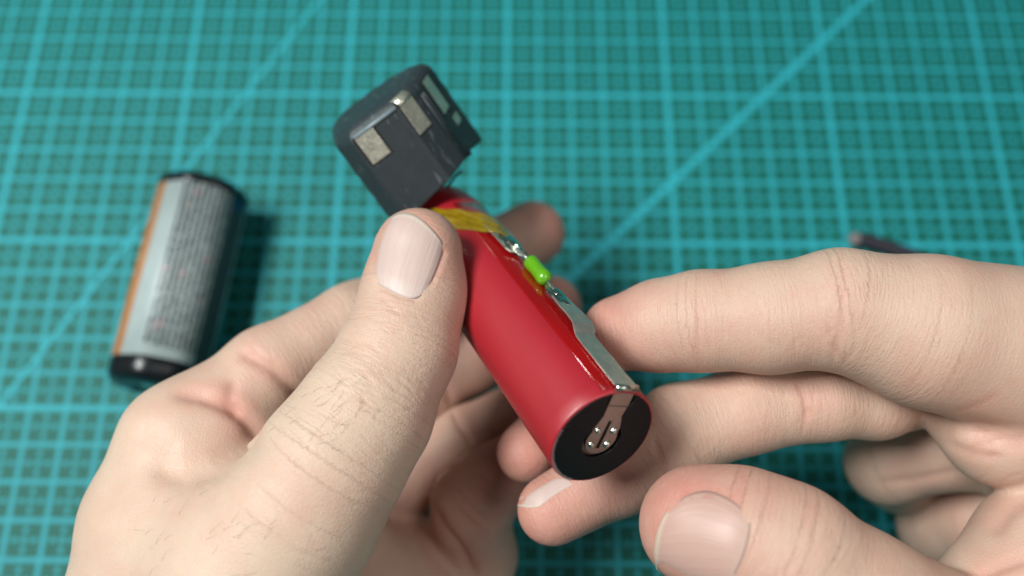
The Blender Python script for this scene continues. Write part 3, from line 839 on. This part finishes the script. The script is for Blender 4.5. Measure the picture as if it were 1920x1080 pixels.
def skin():
    t = NT('skin')
    at = t.n('ShaderNodeAttribute', attribute_name='limb'); lv = at.outputs['Vector']
    fl = t.n('ShaderNodeAttribute', attribute_name='flush').outputs['Fac']
    co = t.obco()
    mott = t.noise(co, 140, 4, 0.6)
    fine = t.noise(co, 900, 3, 0.6)
    base = t.mix(mott, s2l(197, 171, 150), s2l(211, 189, 168))
    base = t.mix(t.math('MULTIPLY', fine, 0.25), base, s2l(198, 168, 150))
    patch = t.math('MULTIPLY', t.math('SUBTRACT', t.noise(co, 75, 3, 0.6), 0.40), 2.2, clamp=True)
    fl = t.math('ADD', fl, t.math('MULTIPLY', patch, 0.5))
    base = t.mix(t.math('MULTIPLY', fl, 0.72, clamp=True), base, s2l(192, 122, 110))
    t.set(Base_Color=base, Roughness=t.math('ADD', 0.42, t.math('MULTIPLY', fine, 0.2)), Specular_IOR_Level=0.38,
          Subsurface_Weight=0.22, Subsurface_Scale=0.0035)
    t.b.inputs['Subsurface Radius'].default_value = (1.0, 0.36, 0.2)
    # cross wrinkles along the limb, then fine cells
    wr = t.noise(t.mapping(lv, (1.5, 0.22, 0.22)), 1.0, 4, 0.62, 0.4)
    vo = t.n('ShaderNodeTexVoronoi', feature='DISTANCE_TO_EDGE'); vo.inputs['Scale'].default_value = 1500
    t.l(co, vo.inputs['Vector'])
    ce = t.math('MINIMUM', vo.outputs['Distance'], 0.25)
    wk = t.n('ShaderNodeAttribute', attribute_name='fold').outputs['Fac']
    b1 = t.bump(t.math('MULTIPLY', wr, wk), 0.42, 0.0004)
    x1 = t.noise(t.mapping(lv, (2.6, 0.4, 0.4), rot=(0, 0, 0.5)), 1.0, 3, 0.6)
    x2 = t.noise(t.mapping(lv, (2.6, 0.4, 0.4), rot=(0, 0, -0.5), loc=(5, 3, 1)), 1.0, 3, 0.6)
    xx = t.math('MULTIPLY', t.math('MINIMUM', x1, x2), wk)
    b1 = t.bump(xx, 0.6, 0.0003, b1)
    b2 = t.bump(ce, 0.34, 0.0003, b1)
    t.l(b2, t.b.inputs['Normal'])
    return t.m
M_skin = skin()

def nail_material(name, c0, c1, c2):
    t = NT(name); co = t.obco()
    at = t.n('ShaderNodeAttribute', attribute_name='nail'); sp = t.n('ShaderNodeSeparateXYZ'); t.l(at.outputs['Vector'], sp.inputs[0])
    a, b = sp.outputs[0], sp.outputs[1]                       # across, along (0 root, 1 free edge)
    streak = t.noise(t.mapping(at.outputs['Vector'], (14, 0.6, 1)), 1.0, 3)
    plate = t.mix(streak, c0, c1)
    root = t.math('SUBTRACT', 1.0, t.math('DIVIDE', b, 0.22), clamp=True)
    plate = t.mix(t.math('MULTIPLY', root, 0.55), plate, c2)
    edge = t.math('MULTIPLY', t.math('SUBTRACT', b, 0.93), 12.0, clamp=True)
    t.set(Base_Color=t.mix(edge, plate, s2l(214, 204, 184)), Roughness=0.42, Specular_IOR_Level=0.4, Subsurface_Weight=0.2, Subsurface_Scale=0.002)
    t.b.inputs['Subsurface Radius'].default_value = (1.0, 0.5, 0.35)
    t.l(t.bump(t.noise(t.mapping(at.outputs['Vector'], (26, 0.8, 1)), 1.0, 3), 0.3, 0.0003), t.b.inputs['Normal'])
    return t.m
M_nail = nail_material('nail', s2l(192, 164, 156), s2l(206, 182, 174), s2l(210, 190, 182))
M_nail_pink = nail_material('pink_nail', s2l(184, 146, 134), s2l(196, 162, 150), s2l(200, 172, 158))
def trace(H, u, v, z0=100.0):
    """first point of the hand along a sight line"""
    d = np.stack([(u - 960) / FPX, (v - 540) / FPX, np.ones_like(u)], 1); ln = np.linalg.norm(d, axis=1)
    z = np.full(len(u), z0)
    for _ in range(90):
        f = H.field(d * z[:, None], False); z = z + np.clip(f, -2, 4) * 0.8 / ln
    return d * z[:, None]
def curve(pts, n):
    pts = np.array(pts, float); L = np.concatenate([[0], np.cumsum(np.linalg.norm(np.diff(pts, axis=0), axis=1))])
    t = np.linspace(0, L[-1], n)
    return np.stack([np.interp(t, L, pts[:, k]) for k in (0, 1)], 1)
def smooth_curve(pts, n):
    c = curve(pts, n)
    for _ in range(6): c[1:-1] = 0.5 * c[1:-1] + 0.25 * (c[:-2] + c[2:])
    return c
def make_nail(hand_o, H, left_, free, right_, root, lift=0.35, n=28, z0=100.0, th=0.35, sink=0.22, mat=None):
    """nail plate laid on the finger: side curves run root -> free edge, the others left -> right"""
    Lc, Rc, Fc, Bc = smooth_curve(left_, n), smooth_curve(right_, n), smooth_curve(free, n), smooth_curve(root, n)
    s_, t_ = np.meshgrid(np.linspace(0, 1, n), np.linspace(0, 1, n), indexing='ij')   # s across, t along
    S, T = s_[..., None], t_[..., None]
    i = np.arange(n)
    co = (1 - S) * Lc[None, :, :] + S * Rc[None, :, :] + (1 - T) * Bc[:, None, :] + T * Fc[:, None, :] \
        - ((1 - S) * (1 - T) * Bc[0] + S * (1 - T) * Bc[-1] + (1 - S) * T * Fc[0] + S * T * Fc[-1])
    q = co.reshape(-1, 2)
    V = trace(H, q[:, 0].copy(), q[:, 1].copy(), z0)
    g, d = H.grad(V)
    sr, tr = s_.ravel(), t_.ravel()
    e = np.minimum(np.minimum(sr, 1 - sr) * 7, 1)
    h = -sink + (lift + sink) * np.clip(e, 0, 1) ** 0.6 * np.clip(tr * 6 + 0.15, 0, 1) ** 0.7
    V = V + g * h[:, None]
    V = V.reshape(n, n, 3)
    for _ in range(10):                                        # a nail is stiffer than flesh
        V[1:-1, 1:-1] = 0.5 * V[1:-1, 1:-1] + 0.125 * (V[:-2, 1:-1] + V[2:, 1:-1] + V[1:-1, :-2] + V[1:-1, 2:])
    Wd = (W(V.reshape(-1, 3)) - np.array(hand_o.location) / MM) * MM
    idx = np.arange(n * n).reshape(n, n)
    F = np.stack([idx[:-1, :-1], idx[:-1, 1:], idx[1:, 1:], idx[1:, :-1]], -1).reshape(-1, 4)
    p0, p1, p2 = V[0, 0], V[1, 0], V[0, 1]
    if np.dot(np.cross(V[n // 2, n // 2 + 1] - V[n // 2, n // 2], V[n // 2 + 1, n // 2] - V[n // 2, n // 2]), -V[n // 2, n // 2]) < 0: F = F[:, ::-1]
    me = raw_mesh('nail', Wd, np.ascontiguousarray(F))
    me.polygons.foreach_set('use_smooth', [True] * len(me.polygons))
    a = me.attributes.new('nail', 'FLOAT_VECTOR', 'POINT')
    a.data.foreach_set('vector', np.stack([sr, tr, tr * 0], 1).astype(np.float32).ravel())
    me.materials.append(mat or M_nail)
    o = link(bpy.data.objects.new('nail', me), hand_o)
    sm_ = o.modifiers.new('s', 'SOLIDIFY'); sm_.thickness = th * MM; sm_.offset = -1
    return o

# strokes: (limbs, polyline in photograph pixels, width px, depth mm, flush)
NL = dict(left_=[(697, 526), (701, 474), (710, 437), (728, 410)], free=[(728, 410), (754, 399), (777, 403), (799, 420), (817, 440), (834, 463)],
          right_=[(800, 548), (817, 512), (831, 476), (834, 463)], root=[(697, 526), (723, 541), (751, 555), (777, 562), (800, 548)])
NR = dict(left_=[(1372, 1092), (1330, 1100), (1280, 1100), (1240, 1078)], free=[(1240, 1078), (1226, 1046), (1232, 1000), (1250, 958)],
          right_=[(1408, 972), (1376, 938), (1330, 917), (1290, 924), (1250, 958)], root=[(1372, 1092), (1396, 1040), (1406, 1000), (1408, 972)])
LS = [(['thumb'], NL['root'], 5, 0.28, 0.1), (['thumb'], NL['right_'], 5, 0.32, 0.3), (['thumb'], NL['left_'], 5, 0.2, 0.2), (['thumb'], [(754, 397), (799, 418), (834, 462)], 5, 0.2, 0.5),
      (['index', 'back', 'web', 'middle'], [(440, 662), (470, 668), (510, 690), (560, 738), (600, 780)], 13, 0.85, 0.6, True),
      (['index', 'back', 'web', 'middle'], [(310, 738), (375, 742), (440, 768), (498, 820), (540, 860)], 14, 1.0, 0.6, True),
      (['index', 'back', 'web', 'middle'], [(440, 700), (432, 750), (450, 790)], 14, 0.45, 0.3),
      (['index', 'back', 'web', 'thenar', 'thumb', 'middle'], [(265, 870), (340, 892), (400, 880), (470, 830)], 26, 1.0, 0.1, True),
      (['back', 'index'], [(250, 800), (300, 830), (340, 850)], 24, 0.35, 0.0),
      (['ring'], [(846, 764), (862, 800), (892, 836)], 6, 0.7, 0.3),
      (['middle'], [(826, 690), (838, 730), (848, 765)], 7, 0.4, 0.3),
      (['pinky', 'hypothenar', 'web', 'ring'], [(800, 930), (828, 985), (868, 1035), (900, 1100)], 9, 0.9, 0.5),
            ]
rs = random.Random(21)
def wrinkles(out, limbs, c, axis, spread, n, length, width, depth, flush=0.12):
    """scatter of short creases across a joint; axis = limb direction in the picture"""
    ax = np.array(axis, float); ax /= np.linalg.norm(ax); pr = np.array([-ax[1], ax[0]])
    for _ in range(n):
        a, b = rs.gauss(0, spread[0]), rs.uniform(-spread[1], spread[1])
        m = np.array(c) + ax * a + pr * b
        L = length * rs.uniform(0.5, 1.2); tl = rs.gauss(0, 0.30); bend = rs.gauss(0, 5)
        d = pr * math.cos(tl) + ax * math.sin(tl)
        out.append((limbs, [tuple(m - d * L / 2), tuple(m + ax * bend), tuple(m + d * L / 2)], width * rs.uniform(0.7, 1.3), depth * rs.uniform(0.4, 1.2), flush))
wrinkles(LS, ['thumb'], (705, 700), (-0.45, 0.89), (34, 85), 60, 50, 2.6, 0.11, 0.03)
wrinkles(LS, ['thumb'], (745, 600), (-0.25, 0.97), (26, 55), 30, 30, 2.8, 0.08, 0.03)
wrinkles(LS, ['thumb', 'thenar'], (640, 820), (-0.55, 0.83), (60, 110), 36, 50, 3.5, 0.05, 0.0)
wrinkles(LS, ['thumb', 'thenar', 'back'], (480, 1000), (-0.55, 0.83), (60, 160), 30, 60, 4.0, 0.05, 0.0)
RS = [(['index'], [(1296, 525), (1309, 600), (1306, 655), (1322, 705)], 5, 0.2, 0.35), (['index'], [(1322, 560), (1325, 620), (1332, 670)], 3, 0.07, 0.1),
      (['index'], [(1574, 500), (1581, 560), (1574, 630), (1556, 700)], 6, 0.22, 0.25), (['index'], [(1545, 590), (1562, 650), (1592, 700)], 5, 0.15, 0.25), (['index'], [(1600, 560), (1606, 620), (1600, 680)], 4, 0.08, 0.1),
      (['middle'], [(1484, 695), (1510, 745), (1513, 775), (1500, 835)], 6, 0.25, 0.3), (['middle'], [(1526, 720), (1524, 760), (1516, 800)], 4, 0.1, 0.1),
      (['middle'], [(1222, 815), (1240, 860), (1266, 915)], 6, 0.25, 0.4),
      (['lobe', 'index', 'wrist'], [(1790, 796), (1850, 816), (1895, 826), (1960, 836)], 20, 0.9, 0.35), (['lobe', 'index', 'wrist'], [(1765, 826), (1820, 850), (1890, 862)], 10, 0.3, 0.2),
      (['lobe', 'wrist'], [(1830, 740), (1870, 770), (1930, 775)], 14, 0.6, 0.4),
      (None, [(1780, 776), (1840, 758), (1885, 730)], 6, 0.08, 0.5),
      (['thenar', 'wrist'], [(1850, 1010), (1890, 958), (1960, 905)], 18, 0.6, 0.2), (['thenar', 'wrist', 'thumb'], [(1800, 1100), (1880, 1062), (1980, 1030)], 12, 0.6, 0.6),
      (['ring'], [(1630, 908), (1720, 898), (1820, 878)], 9, 0.3, 0.2),
      (['thumb'], NR['root'], 8, 0.12, 0.1), (['thumb'], NR['right_'], 9, 0.14, 0.35), (['thumb'], NR['free'], 6, 0.06, 0.3)]
wrinkles(RS, ['index'], (1545, 575), (1, -0.08), (30, 95), 30, 50, 3.2, 0.07, 0.04)
wrinkles(RS, ['thumb'], (1500, 1060), (0.8, 0.6), (40, 90), 34, 45, 3.2, 0.07, 0.02)
wrinkles(RS, ['lobe', 'wrist', 'thenar'], (1880, 850), (0.3, 1), (50, 60), 20, 50, 4.0, 0.1, 0.1)
wrinkles(RS, ['middle'], (1512, 755), (1, 0), (16, 50), 12, 40, 3.4, 0.08, 0.05)

lo = np.array([-95.0, -24, 128]); hi = np.array([26.0, 108, 240])
left = make_hand('hand', LH, lo, hi, 'bare left hand pinching the red battery cell with its thumb in front', M_skin, 0.8, P(430, 1300, 165), LS)
make_nail(left, LH, **NL, z0=125.0, lift=0.26)
lo = np.array([-8.0, -16, 126]); hi = np.array([150.0, 95, 234])
right = make_hand('hand', RH, lo, hi, 'bare right hand touching the red cell with index and middle fingers', M_skin, 0.8, P(2150, 1000, 170), RS)
make_nail(right, RH, **NR, z0=112.0, lift=0.14, sink=0.1, mat=M_nail_pink)
make_nail(right, RH, left_=[(1040, 896), (1004, 916), (966, 944)], free=[(966, 944), (986, 952), (1014, 950)], right_=[(1080, 908), (1046, 926), (1014, 950)], root=[(1040, 896), (1060, 896), (1080, 908)], z0=120.0, lift=0.12, sink=0.1)

# fine hairs on the back of the left thumb and hand
hr = random.Random(5)
uu, vv = [], []
for _ in range(64):
    k = hr.random()
    if k < 0.55: c = (hr.gauss(610, 45), hr.gauss(790, 35))
    else: c = (hr.gauss(380, 90), hr.gauss(1010, 45))
    uu.append(c[0]); vv.append(c[1])
pts = trace(LH, np.array(uu), np.array(vv), 125.0); gn, _ = LH.grad(pts)
bm = bmesh.new(); off = np.array(left.location) / MM
for p, g_ in zip(pts, gn):
    d = unit(np.array([0.85, -0.45, 0.0]) + 0.35 * rng.normal(size=3)); d = unit(d - g_ * (d @ g_))
    L = hr.uniform(1.6, 3.6); sd = np.cross(d, g_) * hr.uniform(-0.35, 0.35)
    path = [W(p + d * L * t + g_ * (0.45 * L * t * (1 - 0.75 * t)) + sd * L * t * t - g_ * 0.1) - off for t in (0, 0.25, 0.5, 0.75, 1.0)]
    tube(bm, [Vector(q.tolist()) for q in path], [0.016, 0.016, 0.014, 0.01, 0.005], 4)
ho = obj('hair', bm, worn('body_hair', s2l(96, 74, 60), 0.5), left); ho['kind'] = 'stuff'
